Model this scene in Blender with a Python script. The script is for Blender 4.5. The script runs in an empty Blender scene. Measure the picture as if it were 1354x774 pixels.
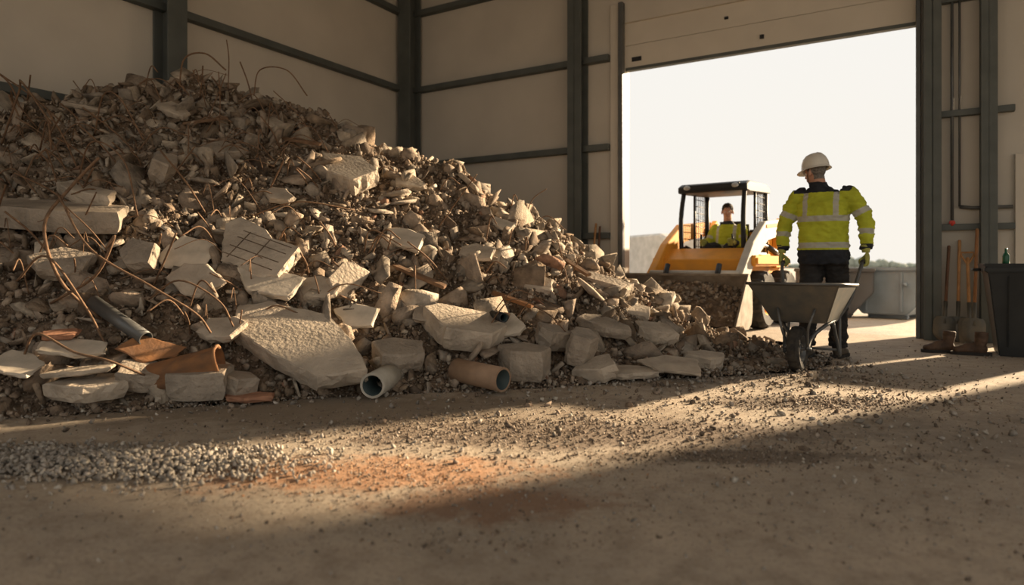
import bpy,bmesh,math,random
import numpy as np
from mathutils import Vector, Matrix, Euler, noise
rng=np.random.default_rng(7); random.seed(7)
COL=bpy.context.scene.collection
PI=math.pi
# ------------------------------------------------------------------ materials
def _n(nt,t,**k):
    n=nt.nodes.new(t)
    for a,b in k.items(): setattr(n,a,b)
    return n
def mat(name,col,rough=.8,metal=0.0,var=.12,scale=6,bump=.15,bscale=40,col2=None,attr=None,dist=.01,spec=.3):
    m=bpy.data.materials.new(name);m.use_nodes=True;nt=m.node_tree
    b=nt.nodes['Principled BSDF'];L=nt.links.new
    b.inputs['Roughness'].default_value=rough;b.inputs['Metallic'].default_value=metal
    b.inputs['Specular IOR Level'].default_value=spec
    tc=_n(nt,'ShaderNodeTexCoord')
    nz=_n(nt,'ShaderNodeTexNoise');nz.inputs['Scale'].default_value=scale;nz.inputs['Detail'].default_value=5
    L(tc.outputs['Object'],nz.inputs['Vector'])
    mr=_n(nt,'ShaderNodeMapRange');mr.inputs['From Min'].default_value=.3;mr.inputs['From Max'].default_value=.7
    L(nz.outputs['Fac'],mr.inputs['Value'])
    mx=_n(nt,'ShaderNodeMix',data_type='RGBA')
    if attr:
        at=_n(nt,'ShaderNodeAttribute',attribute_name=attr)
        d=_n(nt,'ShaderNodeVectorMath',operation='SCALE');d.inputs['Scale'].default_value=1-var*1.6
        u=_n(nt,'ShaderNodeVectorMath',operation='SCALE');u.inputs['Scale'].default_value=1+var
        L(at.outputs['Color'],d.inputs[0]);L(at.outputs['Color'],u.inputs[0])
        L(d.outputs[0],mx.inputs['A']);L(u.outputs[0],mx.inputs['B'])
    else:
        c=Vector(col);c2=Vector(col2) if col2 else c*(1-var*1.6)
        mx.inputs['A'].default_value=(*c2,1);mx.inputs['B'].default_value=(*(c*(1+var) if not col2 else c),1)
    L(mr.outputs[0],mx.inputs['Factor']);L(mx.outputs['Result'],b.inputs['Base Color'])
    if bump>0:
        n2=_n(nt,'ShaderNodeTexNoise');n2.inputs['Scale'].default_value=bscale;n2.inputs['Detail'].default_value=6
        L(tc.outputs['Object'],n2.inputs['Vector'])
        bp=_n(nt,'ShaderNodeBump');bp.inputs['Strength'].default_value=bump;bp.inputs['Distance'].default_value=dist
        L(n2.outputs['Fac'],bp.inputs['Height']);L(bp.outputs[0],b.inputs['Normal'])
    return m
M={}
M['wall']=mat('cladding_cream',(.52,.475,.405),.7,var=.06,scale=1.2,bump=.03,bscale=3)
M['steel']=mat('steel_grey_green',(.10,.108,.10),.55,.2,var=.1,scale=4,bump=.03)
M['door']=mat('door_panel',(.56,.51,.43),.5,var=.04,scale=2,bump=.0)
M['ceil']=mat('roof_sheet',(.42,.40,.37),.7,var=.05)
M['rubber']=mat('rubber',(.018,.018,.018),.85,var=.2,scale=20,bump=.3,col2=(.06,.052,.042))
M['black']=mat('black_paint',(.02,.02,.02),.5,var=.2,bump=.03)
M['orange']=mat('orange_paint',(.80,.34,.03),.45,var=.12,scale=5,bump=.02,col2=(.60,.27,.045))
M['armgrey']=mat('arm_paint',(.50,.46,.39),.5,var=.12,scale=5,bump=.02)
M['bucket']=mat('bucket_steel',(.30,.265,.215),.6,.3,var=.2,scale=7,bump=.15,col2=(.16,.125,.09))
M['chrome']=mat('chrome',(.7,.7,.7),.25,1.0,bump=0)
M['barrow']=mat('barrow_steel',(.10,.105,.10),.5,.3,var=.2,scale=9,bump=.1,col2=(.17,.15,.12))
M['tubegrey']=mat('tube_grey',(.12,.12,.115),.45,.4,bump=.03)
M['hivis']=mat('hivis_yellow',(.45,.48,.045),.85,var=.14,scale=6,bump=.4,bscale=18,dist=.02,spec=.1)
M['refl']=mat('reflective_tape',(.42,.41,.34),.5,var=.06,scale=20,bump=.1)
M['navy']=mat('navy_cloth',(.022,.024,.03),.85,var=.2,scale=12,bump=.2)
M['trouser']=mat('dark_trousers',(.03,.028,.027),.9,var=.25,scale=9,bump=.3,bscale=22,dist=.02)
M['skin']=mat('skin',(.50,.27,.18),.55,var=.08,scale=12,bump=.05)
M['hair']=mat('hair_dark',(.035,.025,.018),.8,var=.3,scale=60,bump=.5,bscale=120)
M['hairg']=mat('hair_grey',(.17,.15,.13),.8,var=.3,scale=60,bump=.5,bscale=120)
M['helmet']=mat('helmet_plastic',(.68,.64,.56),.35,var=.05,scale=8,bump=.0,spec=.5)
M['glove']=mat('work_glove',(.38,.38,.10),.85,var=.2,scale=25,bump=.3)
M['boot']=mat('boot_leather',(.085,.05,.03),.7,var=.3,scale=14,bump=.2)
M['bootdk']=mat('boot_dusty',(.09,.07,.05),.8,var=.3,scale=14,bump=.2)
M['sole']=mat('boot_sole',(.03,.026,.022),.9,bump=.1)
M['eye']=mat('eye_white',(.8,.78,.74),.3,bump=0);M['pupil']=mat('pupil',(.02,.015,.01),.3,bump=0)
M['wood']=mat('handle_wood',(.42,.22,.09),.6,var=.2,scale=10,bump=.1)
M['wooddk']=mat('handle_wood_dark',(.14,.07,.04),.6,var=.2,scale=10,bump=.1)
M['bin']=mat('bin_plastic',(.022,.023,.022),.5,var=.2,scale=5,bump=.05)
M['green']=mat('green_glass',(.02,.10,.05),.2,bump=0)
M['red']=mat('red_paint',(.55,.04,.02),.4,bump=0)
M['skip']=mat('skip_paint',(.17,.215,.27),.6,var=.12,scale=3,bump=.05,col2=(.12,.15,.185))
M['skipdk']=mat('skip_dark',(.06,.065,.075),.6,var=.15,scale=3,bump=.05)
M['white']=mat('van_white',(.42,.42,.41),.5,bump=0)
M['glass']=mat('dark_glass',(.03,.035,.04),.1,bump=0)
M['tree']=mat('hazed_foliage',(.30,.32,.26),.9,var=.15,scale=1,bump=.1)  # distance haze put into the leaf colour
M['concrete']=mat('broken_concrete',(.425,.355,.275),.93,var=.2,scale=5,bump=.8,bscale=36,dist=.015)
M['concdk']=mat('old_concrete',(.32,.265,.205),.93,var=.22,scale=5,bump=.85,bscale=36,dist=.018)
M['plaster']=mat('plasterboard',(.50,.43,.34),.9,var=.14,scale=9,bump=.25,bscale=30)
M['chunk']=mat('rubble_chunk',(0,0,0),.95,var=.24,scale=14,bump=.8,bscale=55,attr='Col',dist=.012)
M['dirt']=mat('rubble_dirt',(.22,.155,.105),.97,var=.25,scale=9,bump=1.0,bscale=45,col2=(.09,.065,.043),dist=.03)
M['brick']=mat('brick_red',(.34,.17,.10),.9,var=.2,scale=14,bump=.4)
M['rust']=mat('rusty_orange',(.32,.145,.055),.8,var=.2,scale=8,bump=.3,col2=(.15,.085,.05))
M['pipec']=mat('clay_pipe',(.32,.21,.135),.7,var=.15,scale=10,bump=.1)
M['pipeg']=mat('grey_pipe',(.42,.38,.31),.6,var=.12,scale=10,bump=.1)
M['pipein']=mat('pipe_inside',(.05,.07,.07),.6,bump=0)
M['rebar']=mat('rebar_rust',(.20,.12,.07),.8,.2,var=.25,scale=30,bump=.3,bscale=150)
M['timber']=mat('timber_old',(.20,.12,.07),.85,var=.2,scale=12,bump=.3)
M['gravel']=mat('gravel',(0,0,0),.95,var=.15,scale=50,bump=.3,bscale=120,attr='Col',dist=.004)

# ------------------------------------------------------------------ helpers
def empty(name,loc=(0,0,0),rz=0):
    o=bpy.data.objects.new(name,None);o.location=loc;o.rotation_euler=(0,0,rz);o.empty_display_size=.2;COL.objects.link(o);return o
def link(me,name,mats,parent=None,smooth=False,loc=(0,0,0),rot=(0,0,0)):
    o=bpy.data.objects.new(name,me);COL.objects.link(o)
    if not isinstance(mats,(list,tuple)): mats=[mats]
    for m in mats: me.materials.append(m)
    if smooth:
        me.polygons.foreach_set('use_smooth',[True]*len(me.polygons))
    o.location=loc;o.rotation_euler=rot
    if parent: o.parent=parent
    return o
def bm_obj(bm,name,mats,**k):
    bmesh.ops.recalc_face_normals(bm,faces=bm.faces[:])
    me=bpy.data.meshes.new(name);bm.to_mesh(me);bm.free();return link(me,name,mats,**k)
def box(name,c,s,m,parent=None,rot=(0,0,0),bev=.008,taper=None):
    bm=bmesh.new();bmesh.ops.create_cube(bm,size=1)
    for v in bm.verts:
        v.co=Vector((v.co.x*s[0],v.co.y*s[1],v.co.z*s[2]))
        if taper and v.co.z<0: v.co.x*=taper;v.co.y*=taper
    if bev>0: bmesh.ops.bevel(bm,geom=bm.edges[:],offset=min(bev,min(s)*.4),segments=2,affect='EDGES')
    return bm_obj(bm,name,m,parent=parent,loc=c,rot=rot)
def multibox(name,boxes,m,loc=(0,0,0),rz=0,bev=0.0,parent=None):
    bm=bmesh.new()
    for c,s in boxes:
        r=bmesh.ops.create_cube(bm,size=1)
        for v in r['verts']: v.co=Vector((v.co.x*s[0]+c[0],v.co.y*s[1]+c[1],v.co.z*s[2]+c[2]))
    if bev>0: bmesh.ops.bevel(bm,geom=bm.edges[:],offset=bev,segments=1,affect='EDGES')
    return bm_obj(bm,name,m,parent=parent,loc=loc,rot=(0,0,rz))
def extr(name,pts,x0,x1,m,parent=None,bev=.006):
    bm=bmesh.new()
    a=[bm.verts.new((x0,p[0],p[1])) for p in pts];b=[bm.verts.new((x1,p[0],p[1])) for p in pts]
    n=len(pts);bm.faces.new(a);bm.faces.new(b[::-1])
    for i in range(n): bm.faces.new((a[i],b[i],b[(i+1)%n],a[(i+1)%n]))
    if bev>0: bmesh.ops.bevel(bm,geom=bm.edges[:],offset=bev,segments=1,affect='EDGES')
    return bm_obj(bm,name,m,parent=parent)
def ell(c,r,n=18,rot=None):
    v=[];f=[];m=n//2
    R=rot.to_matrix() if rot else Matrix.Identity(3)
    for i in range(1,m):
        th=PI*i/m
        for j in range(n):
            ph=2*PI*j/n
            v.append(Vector(c)+R@Vector((r[0]*math.sin(th)*math.cos(ph),r[1]*math.sin(th)*math.sin(ph),r[2]*math.cos(th))))
    t=len(v);v.append(Vector(c)+R@Vector((0,0,r[2])));v.append(Vector(c)+R@Vector((0,0,-r[2])))
    for i in range(m-2):
        for j in range(n):
            f.append((i*n+j,(i+1)*n+j,(i+1)*n+(j+1)%n,i*n+(j+1)%n))
    for j in range(n):
        f.append((t,j,(j+1)%n));f.append((t+1,(m-2)*n+(j+1)%n,(m-2)*n+j))
    return v,f
def catmull(P,k=6):
    P=[Vector(p) for p in P];Q=[P[0]*2-P[1]]+P+[P[-1]*2-P[-2]];o=[]
    for i in range(1,len(Q)-2):
        for j in range(k):
            t=j/k;a,b,c,d=Q[i-1],Q[i],Q[i+1],Q[i+2]
            o.append(.5*((2*b)+(c-a)*t+(2*a-5*b+4*c-d)*t*t+(3*b-a-3*c+d)*t**3))
    o.append(P[-1]);return o
def tube(P,R,n=12,smooth=0,cap=True,round_end=False):
    P=[Vector(p) for p in P]
    if not isinstance(R,(list,tuple)): R=[R]*len(P)
    if smooth:
        L=len(P);P2=catmull(P,smooth);R=[np.interp(i/(len(P2)-1)*(L-1),range(L),R) for i in range(len(P2))];P=P2
    R=list(R)
    if round_end:
        d0=(P[0]-P[1]).normalized();d1=(P[-1]-P[-2]).normalized()
        P=[P[0]+d0*R[0]*.9,P[0]+d0*R[0]*.6]+P+[P[-1]+d1*R[-1]*.6,P[-1]+d1*R[-1]*.9];R=[R[0]*.35,R[0]*.8]+R+[R[-1]*.8,R[-1]*.35]
    v=[];f=[];u=None
    for i,p in enumerate(P):
        t=(P[min(i+1,len(P)-1)]-P[max(i-1,0)]).normalized()
        if u is None:
            u=t.orthogonal().normalized()
        else:
            u=(u-t*u.dot(t)).normalized()
        w=t.cross(u)
        for j in range(n):
            a=2*PI*j/n;v.append(p+(u*math.cos(a)+w*math.sin(a))*R[i])
    for i in range(len(P)-1):
        for j in range(n): f.append((i*n+j,i*n+(j+1)%n,(i+1)*n+(j+1)%n,(i+1)*n+j))
    if cap:
        f.append(tuple(range(n))[::-1]);f.append(tuple((len(P)-1)*n+j for j in range(n)))
    return v,f
def rings(L,n=28,e=2.4):
    v=[];f=[]
    for cx,cy,cz,rx,ry in L:
        for j in range(n):
            a=2*PI*j/n;c,s=math.cos(a),math.sin(a)
            v.append(Vector((cx+rx*math.copysign(abs(c)**(2/e),c),cy+ry*math.copysign(abs(s)**(2/e),s),cz)))
    for i in range(len(L)-1):
        for j in range(n): f.append((i*n+j,i*n+(j+1)%n,(i+1)*n+(j+1)%n,(i+1)*n+j))
    f.append(tuple(range(n))[::-1]);f.append(tuple((len(L)-1)*n+j for j in range(n)))
    return v,f
def joinp(parts):
    V=[];F=[]
    for v,f in parts:
        o=len(V);V+= [tuple(x) for x in v];F+=[tuple(i+o for i in q) for q in f]
    me=bpy.data.meshes.new('j');me.from_pydata(V,[],F);me.update();return me
def pobj(name,parts,m,parent=None,smooth=True,loc=(0,0,0),rot=(0,0,0)):
    me=joinp(parts);me.name=name;return link(me,name,m,parent=parent,smooth=smooth,loc=loc,rot=rot)
def remesh(name,parts,voxel,mats,parent=None,sm=4,matfn=None,wrinkle=0,wscale=.08,loc=(0,0,0),rot=(0,0,0)):
    me=joinp(parts);o=bpy.data.objects.new('tmp',me);COL.objects.link(o)
    r=o.modifiers.new('r','REMESH');r.mode='VOXEL';r.voxel_size=voxel
    s=o.modifiers.new('s','SMOOTH');s.factor=.5;s.iterations=sm
    dg=bpy.context.evaluated_depsgraph_get();me2=bpy.data.meshes.new_from_object(o.evaluated_get(dg))
    bpy.data.objects.remove(o)
    if wrinkle:
        nv=[v.normal.copy() for v in me2.vertices]
        for v,nn in zip(me2.vertices,nv):
            c=v.co
            w=noise.noise(Vector((c.x/wscale,c.y/wscale,c.z/wscale*1.9)))+.5*noise.noise(Vector((c.x/wscale*2,c.y/wscale*2,c.z/wscale*4)))
            v.co=c+nn*w*wrinkle
    me2.name=name;me2.materials.clear()
    ob=link(me2,name,mats,parent=parent,smooth=True,loc=loc,rot=rot)
    if matfn:
        for p in me2.polygons: p.material_index=matfn(p.center)
    return ob
def lerp(a,b,t): return a+(b-a)*t

# ------------------------------------------------------------------ camera
cam=bpy.data.cameras.new('camera');co=bpy.data.objects.new('camera',cam);COL.objects.link(co)
co.location=(0,0,.85);co.rotation_euler=(PI/2,0,0);cam.sensor_width=36;cam.lens=23.4;cam.shift_y=-.0273
cam.dof.use_dof=True;cam.dof.focus_distance=4.9;cam.dof.aperture_fstop=1.3;cam.clip_end=400
bpy.context.scene.camera=co

# ------------------------------------------------------------------ building shell (local a = right along door wall, b = outward)
RZ=-math.radians(31);P0=Vector((4.70,7.71,0))
ax=Vector((math.cos(RZ),math.sin(RZ),0));bx=Vector((-math.sin(RZ),math.cos(RZ),0))
def B(a,b,z=0): return P0+ax*a+bx*b+Vector((0,0,z))
def sbox(a0,a1,b0,b1,z0,z1): return (((a0+a1)/2,(b0+b1)/2,(z0+z1)/2),(a1-a0,b1-b0,z1-z0))
loc0=tuple(P0)
H0=6.4
multibox('wall_back',[sbox(-7.8,-3.6,0,.2,0,H0),sbox(-3.6,0,0,.2,4.32,H0),sbox(0,1.0,0,.2,0,H0),sbox(1.0,2.35,0,.2,2.8,H0),sbox(2.35,6.2,0,.2,0,H0)],M['wall'],loc0,RZ)  # gap right of main door: unseen opening added to throw sun on floor
multibox('wall_left',[sbox(-7.8,-7.6,-14,0,0,H0)],M['wall'],loc0,RZ)
multibox('wall_right',[sbox(6,6.2,-2.5,0,0,H0),sbox(6,6.2,-14,-13.5,0,H0),sbox(6,6.2,-13.5,-2.5,5.6,H0)],M['wall'],loc0,RZ)  # large out-of-view opening added to let sky light reach the pile
multibox('ceiling',[sbox(-7.8,6.2,-14,.2,H0,H0+.15)],M['ceil'],loc0,RZ)
multibox('door_1',[sbox(-3.6,0,.06,.12,3.66,4.32),sbox(-3.6,0,.045,.065,3.68,3.995),sbox(-3.6,0,.045,.065,4.005,4.32)],M['door'],loc0,RZ)
multibox('door_seal_trim',[sbox(-3.6,0,.04,.13,3.64,3.685)],M['steel'],loc0,RZ,bev=.004)
multibox('door_label',[sbox(-3.5,-3.36,.03,.044,3.76,3.82)],M['black'],loc0,RZ)
multibox('door_handle',[sbox(-1.75,-1.70,.02,.044,3.78,3.83),sbox(-2.2,-2.15,.02,.044,4.12,4.15)],M['black'],loc0,RZ)
multibox('door_guide',[sbox(-3.66,-3.59,-.10,-.005,0,4.6),sbox(-.02,.03,-.08,-.005,0,4.6)],M['tubegrey'],loc0,RZ,bev=.006)
multibox('door_frame_trim',[sbox(-3.80,-3.66,-.04,0,0,4.6)],M['door'],loc0,RZ,bev=.004)
multibox('door_2_sun_opening_trim',[sbox(.90,.99,-.05,-.002,0,2.05),sbox(2.37,2.45,-.05,-.002,0,2.86)],M['door'],loc0,RZ,bev=.004)  # left door casing; right jamb frames the added unseen sun opening
def hcol(name,a,b,w,d,along='b'):
    t=.022
    bs=[sbox(a-w/2,a+w/2,b-d/2,b-d/2+t,0,H0),sbox(a-w/2,a+w/2,b+d/2-t,b+d/2,0,H0),sbox(a-.01,a+.01,b-d/2,b+d/2,0,H0)]
    if along=='a':
        bs=[sbox(a-d/2,a-d/2+t,b-w/2,b+w/2,0,H0),sbox(a+d/2-t,a+d/2,b-w/2,b+w/2,0,H0),sbox(a-d/2,a+d/2,b-.01,b+.01,0,H0)]
    return multibox(name,bs,M['steel'],loc0,RZ,bev=.003)
hcol('steel_column',-4.27,-.14,.22,.26)
hcol('steel_column',-7.40,-.2,.26,.3)
hcol('steel_column',.14,-.12,.17,.22)
hcol('steel_column',.66,-.1,.15,.2)
hcol('steel_column',-7.44,-4.45,.24,.3,'a')
hcol('steel_column',-7.44,-9.2,.24,.3,'a')
girts=[]
for z in (1.27,2.55,3.84,5.15):
    g=[sbox(-7.45,-4.35,-.12,-.0,z-.045,z+.045),sbox(-4.2,-3.8,-.12,0,z-.045,z+.045)]
    if z<4: g.append(sbox(.2,.90,-.08,0,z-.035,z+.035))
    else: g.append(sbox(-3.6,6,-.12,0,z-.045,z+.045))
    g.append(sbox(-7.6,-7.48,-13.9,-.1,z-.045,z+.045))
    girts+=g
multibox('trim_1',girts,M['steel'],loc0,RZ,bev=.004)
multibox('roof_beam',[sbox(-7.6,6,-4.6,-4.35,H0-.5,H0),sbox(-7.6,6,-9.3,-9.05,H0-.5,H0),sbox(-7.6,6,-.3,-.1,H0-.4,H0)],M['steel'],loc0,RZ)
pobj('wall_conduit',[tube([B(.33,-.05,1.35),B(.33,-.05,4.6)],.016),tube([B(.40,-.05,1.5),B(.40,-.05,4.6)],.012),tube([B(.40,-.05,1.5),B(.52,-.05,1.48),B(.88,-.05,1.48)],.02)],M['tubegrey'])
e=empty('fire_alarm_box',B(.33,-.05,1.3),RZ)
box('housing',(0,0,0),(.06,.05,.09),M['red'],e);pobj('lamp',[ell((0,-.03,0),(.015,.012,.015))],M['red'],e)

# ------------------------------------------------------------------ floor / ground
def floor_mat(name,c1,c2,dirt,outside=False):
    m=bpy.data.materials.new(name);m.use_nodes=True;nt=m.node_tree;L=nt.links.new;b=nt.nodes['Principled BSDF']
    b.inputs['Roughness'].default_value=.82;b.inputs['Specular IOR Level'].default_value=.25
    g=_n(nt,'ShaderNodeNewGeometry')
    def nz(s,d=6,r=.6):
        n=_n(nt,'ShaderNodeTexNoise');n.inputs['Scale'].default_value=s;n.inputs['Detail'].default_value=d;n.inputs['Roughness'].default_value=r
        L(g.outputs['Position'],n.inputs['Vector']);return n.outputs['Fac']
    def mr(x,a,bb,c=0,d=1):
        n=_n(nt,'ShaderNodeMapRange');n.interpolation_type='SMOOTHSTEP'
        for k,vv in zip(('From Min','From Max','To Min','To Max'),(a,bb,c,d)): n.inputs[k].default_value=vv
        L(x,n.inputs['Value']);return n.outputs[0]
    def mix(f,A,Bc):
        n=_n(nt,'ShaderNodeMix',data_type='RGBA');L(f,n.inputs['Factor'])
        if isinstance(A,tuple): n.inputs['A'].default_value=(*A,1)
        else: L(A,n.inputs['A'])
        n.inputs['B'].default_value=(*Bc,1);return n.outputs['Result']
    def math_(op,a,b2):
        n=_n(nt,'ShaderNodeMath',operation=op)
        for i,x in enumerate((a,b2)):
            if isinstance(x,(int,float)): n.inputs[i].default_value=x
            else: L(x,n.inputs[i])
        return n.outputs[0]
    c=mix(mr(nz(.9),.35,.65),c1,c2)
    c=mix(mr(nz(7,8,.7),.42,.72,0,.7),c,dirt)
    c=mix(mr(nz(60,4,.7),.5,.72,0,.55),c,tuple(x*.5 for x in dirt))
    if not outside:
        big=nz(4,8,.75)
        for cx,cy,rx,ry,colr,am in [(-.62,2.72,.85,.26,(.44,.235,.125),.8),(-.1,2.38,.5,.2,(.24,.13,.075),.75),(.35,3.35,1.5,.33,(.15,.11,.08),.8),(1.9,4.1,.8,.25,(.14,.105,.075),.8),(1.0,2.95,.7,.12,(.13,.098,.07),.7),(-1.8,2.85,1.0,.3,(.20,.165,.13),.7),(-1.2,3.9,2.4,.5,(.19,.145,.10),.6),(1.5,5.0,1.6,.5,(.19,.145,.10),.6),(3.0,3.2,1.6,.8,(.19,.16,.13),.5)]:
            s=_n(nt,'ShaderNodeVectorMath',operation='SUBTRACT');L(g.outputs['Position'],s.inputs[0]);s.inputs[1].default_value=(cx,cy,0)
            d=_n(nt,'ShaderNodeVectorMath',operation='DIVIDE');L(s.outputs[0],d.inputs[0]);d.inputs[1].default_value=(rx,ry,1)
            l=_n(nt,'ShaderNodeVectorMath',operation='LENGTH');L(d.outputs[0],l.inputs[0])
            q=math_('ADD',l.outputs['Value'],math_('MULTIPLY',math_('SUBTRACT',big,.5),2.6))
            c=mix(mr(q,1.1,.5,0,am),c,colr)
    L(c,b.inputs['Base Color'])
    h=math_('ADD',math_('MULTIPLY',nz(3.0,8,.7),.8),math_('MULTIPLY',nz(45,5,.7),.3))
    bp=_n(nt,'ShaderNodeBump');bp.inputs['Strength'].default_value=.75;bp.inputs['Distance'].default_value=.03
    L(h,bp.inputs['Height']);L(bp.outputs[0],b.inputs['Normal'])
    return m
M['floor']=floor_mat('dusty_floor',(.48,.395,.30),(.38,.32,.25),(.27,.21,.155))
M['ground']=floor_mat('yard_ground',(.46,.41,.34),(.38,.34,.29),(.32,.27,.22),True)
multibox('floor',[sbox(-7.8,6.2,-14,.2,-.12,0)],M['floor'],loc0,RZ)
multibox('ground',[((0,0,-.1),(600,600,.06))],M['ground'],(0,60,-.0),0)
multibox('yard_apron',[sbox(-14,14,.2,40,-.12,-.004)],M['ground'],loc0,RZ)

# ------------------------------------------------------------------ rubble pile
ridge=np.array([(-6.6,4.4,1.9,2.7),(-4.7,6.1,2.25,2.9),(-3.3,7.0,2.85,3.3),(-1.9,7.1,2.36,2.9),(-.6,7.3,1.85,2.8),(.3,7.2,1.22,1.95),(1.1,6.9,.28,1.7),(1.75,6.3,.13,.9)])
RR=[]
for i in range(len(ridge)-1):
    for k in range(15): RR.append(ridge[i]+(ridge[i+1]-ridge[i])*k/15)
RR.append(ridge[-1]);RR=np.array(RR)
def Hf(x,y):
    x=np.asarray(x,float);y=np.asarray(y,float);h=np.zeros(x.shape)-1
    for X,Y,Hh,W in RR: h=np.maximum(h,Hh*(1-np.sqrt((x-X)**2+(y-Y)**2)/W))
    return h
def hn(x,y): return .12*noise.noise(Vector((x*1.1,y*1.1,3)))+.11*noise.noise(Vector((x*2.7,y*2.7,1)))
xs=np.arange(-7.6,3.0,.035);ys=np.arange(2.6,11.4,.035)
X,Y=np.meshgrid(xs,ys);Z=Hf(X,Y);nx=len(xs)
A=(X-P0.x)*ax.x+(Y-P0.y)*ax.y;Bb=(X-P0.x)*bx.x+(Y-P0.y)*bx.y
ok=(Z>-.04)&(A>-7.56)&(Bb<-.03)
idx=-np.ones(X.shape,int);vs=[]
for j in range(len(ys)):
    for i in range(nx):
        if ok[j,i]:
            x,y,z=X[j,i],Y[j,i],Z[j,i];k=min(1,max(0,z*4+.2))
            z=z+k*(hn(x,y)+.05*noise.noise(Vector((x*9,y*9,5)))+.035*noise.noise(Vector((x*22,y*22,5))))-.015
            idx[j,i]=len(vs);vs.append((x,y,max(z,.0)))
fs=[]
for j in range(len(ys)-1):
    for i in range(nx-1):
        q=(idx[j,i],idx[j,i+1],idx[j+1,i+1],idx[j+1,i])
        if min(q)>=0: fs.append(q)
me=bpy.data.meshes.new('rubble_heap');me.from_pydata(vs,[],fs)
pile=empty('rubble_pile')
link(me,'dirt_core',M['dirt'],parent=pile,smooth=False)

def template(kind,npts):
    bm=bmesh.new()
    s={'chunk':(1,.8,.62),'block':(1,.7,.5),'plate':(1,.8,.16),'long':(1,.33,.25)}[kind]
    for _ in range(npts):
        p=Vector([random.uniform(-1,1) for _ in range(3)])
        m=max(abs(c) for c in p) ; p=p/m if kind!='chunk' else p.normalized()*random.uniform(.85,1.1)
        bm.verts.new((p.x*s[0],p.y*s[1],p.z*s[2]))
    r=bmesh.ops.convex_hull(bm,input=bm.verts[:])
    bmesh.ops.delete(bm,geom=[g for g in r['geom_interior'] if isinstance(g,bmesh.types.BMVert)],context='VERTS')
    bmesh.ops.triangulate(bm,faces=bm.faces[:]);bmesh.ops.recalc_face_normals(bm,faces=bm.faces[:])
    bm.verts.ensure_lookup_table();bm.verts.index_update()
    V=np.array([v.co[:] for v in bm.verts]);F=np.array([[v.index for v in f.verts] for f in bm.faces]);bm.free();return V,F
T_ch=[template('chunk',random.randint(13,22)) for _ in range(16)]
T_bl=[template('block',random.randint(14,22)) for _ in range(12)]
T_pl=[template('plate',random.randint(14,20)) for _ in range(12)]
T_lo=[template('long',random.randint(12,16)) for _ in range(6)]
T_sm=[template('chunk',9) for _ in range(8)]
def rotmats(n):
    q=rng.normal(size=(n,4));q/=np.linalg.norm(q,axis=1)[:,None]
    w,x,y,z=q.T
    return np.stack([1-2*(y*y+z*z),2*(x*y-z*w),2*(x*z+y*w),2*(x*y+z*w),1-2*(x*x+z*z),2*(y*z-x*w),2*(x*z-y*w),2*(y*z+x*w),1-2*(x*x+y*y)],-1).reshape(n,3,3)
def scatter(name,T,pos,size,col,m,parent=None):
    n=len(pos);which=rng.integers(0,len(T),n);R=rotmats(n);V=[];F=[];C=[];off=0
    for k,(tv,tf) in enumerate(T):
        s=np.where(which==k)[0]
        if not len(s): continue
        sc=size[s][:,None,None]*rng.uniform(.75,1.25,(len(s),1,3))
        P=np.einsum('nij,nvj->nvi',R[s],tv[None]*sc)+pos[s][:,None]
        V.append(P.reshape(-1,3));F.append((tf[None]+(np.arange(len(s))*len(tv))[:,None,None]+off).reshape(-1,3))
        C.append(np.repeat(col[s],len(tv),axis=0));off+=len(s)*len(tv)
    V=np.concatenate(V);F=np.concatenate(F);C=np.concatenate(C)
    me=bpy.data.meshes.new(name);me.vertices.add(len(V));me.vertices.foreach_set('co',V.ravel())
    me.loops.add(F.size);me.loops.foreach_set('vertex_index',F.ravel().astype(np.int32))
    me.polygons.add(len(F));me.polygons.foreach_set('loop_start',np.arange(0,F.size,3,dtype=np.int32))
    try: me.polygons.foreach_set('loop_total',np.full(len(F),3,dtype=np.int32))
    except Exception: pass
    me.update(calc_edges=True);me.validate()
    a=me.color_attributes.new('Col','FLOAT_COLOR','POINT');a.data.foreach_set('color',np.concatenate([C,np.ones((len(C),1))],1).ravel())
    return link(me,name,m,parent=parent)
pal=np.array([(.19,.138,.095),(.24,.178,.122),(.32,.25,.185),(.37,.305,.23),(.275,.23,.18),(.47,.40,.315),(.29,.17,.11),(.12,.088,.063),(.42,.35,.27)])
def cols(n,p):
    c=pal[rng.choice(len(pal),n,p=p)];return c*rng.uniform(.75,1.12,(n,1))
def sample(n,lo=0.0):
    out=[]
    while len(out)<n:
        x=rng.uniform(-7.4,2.8,4000);y=rng.uniform(2.7,9.5,4000);h=Hf(x,y)
        ry=np.interp(x,ridge[:,0],ridge[:,1])
        a=(x-P0.x)*ax.x+(y-P0.y)*ax.y;b=(x-P0.x)*bx.x+(y-P0.y)*bx.y
        k=(h>lo)&(a>-7.3)&(b<-.25)&(y<ry+.9)
        k&=(np.abs(x/np.maximum(y,.1))<1.0)
        for X_,Y_,H_ in zip(x[k],y[k],h[k]): out.append((X_,Y_,H_))
    o=np.array(out[:n]);o[:,2]+=np.array([min(1,max(0,z*4+.2))*hn(x,y) for x,y,z in o]);return o
pr_s=[.30,.27,.14,.07,.10,.02,.01,.07,.015];pr_m=[.22,.23,.18,.11,.14,.03,.01,.06,.035];pr_l=[.06,.12,.26,.22,.22,.04,.005,.0,.07]
def layer(name,T,n,s0,s1,pw,pr,sink,lo=0.0):
    p=sample(n,lo=lo);u=rng.random(n)**pw;s=s0+(s1-s0)*u
    p[:,2]=np.maximum(p[:,2],0)+s*sink
    scatter(name,T,p,s,cols(n,np.array(pr)/sum(pr)),M['chunk'],pile)
layer('small_rubble',T_sm,60000,.006,.020,1.7,pr_s,.4,-.03)
layer('chunks',T_ch+T_bl,7500,.016,.045,2.0,pr_m,.2,-.01)
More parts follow.
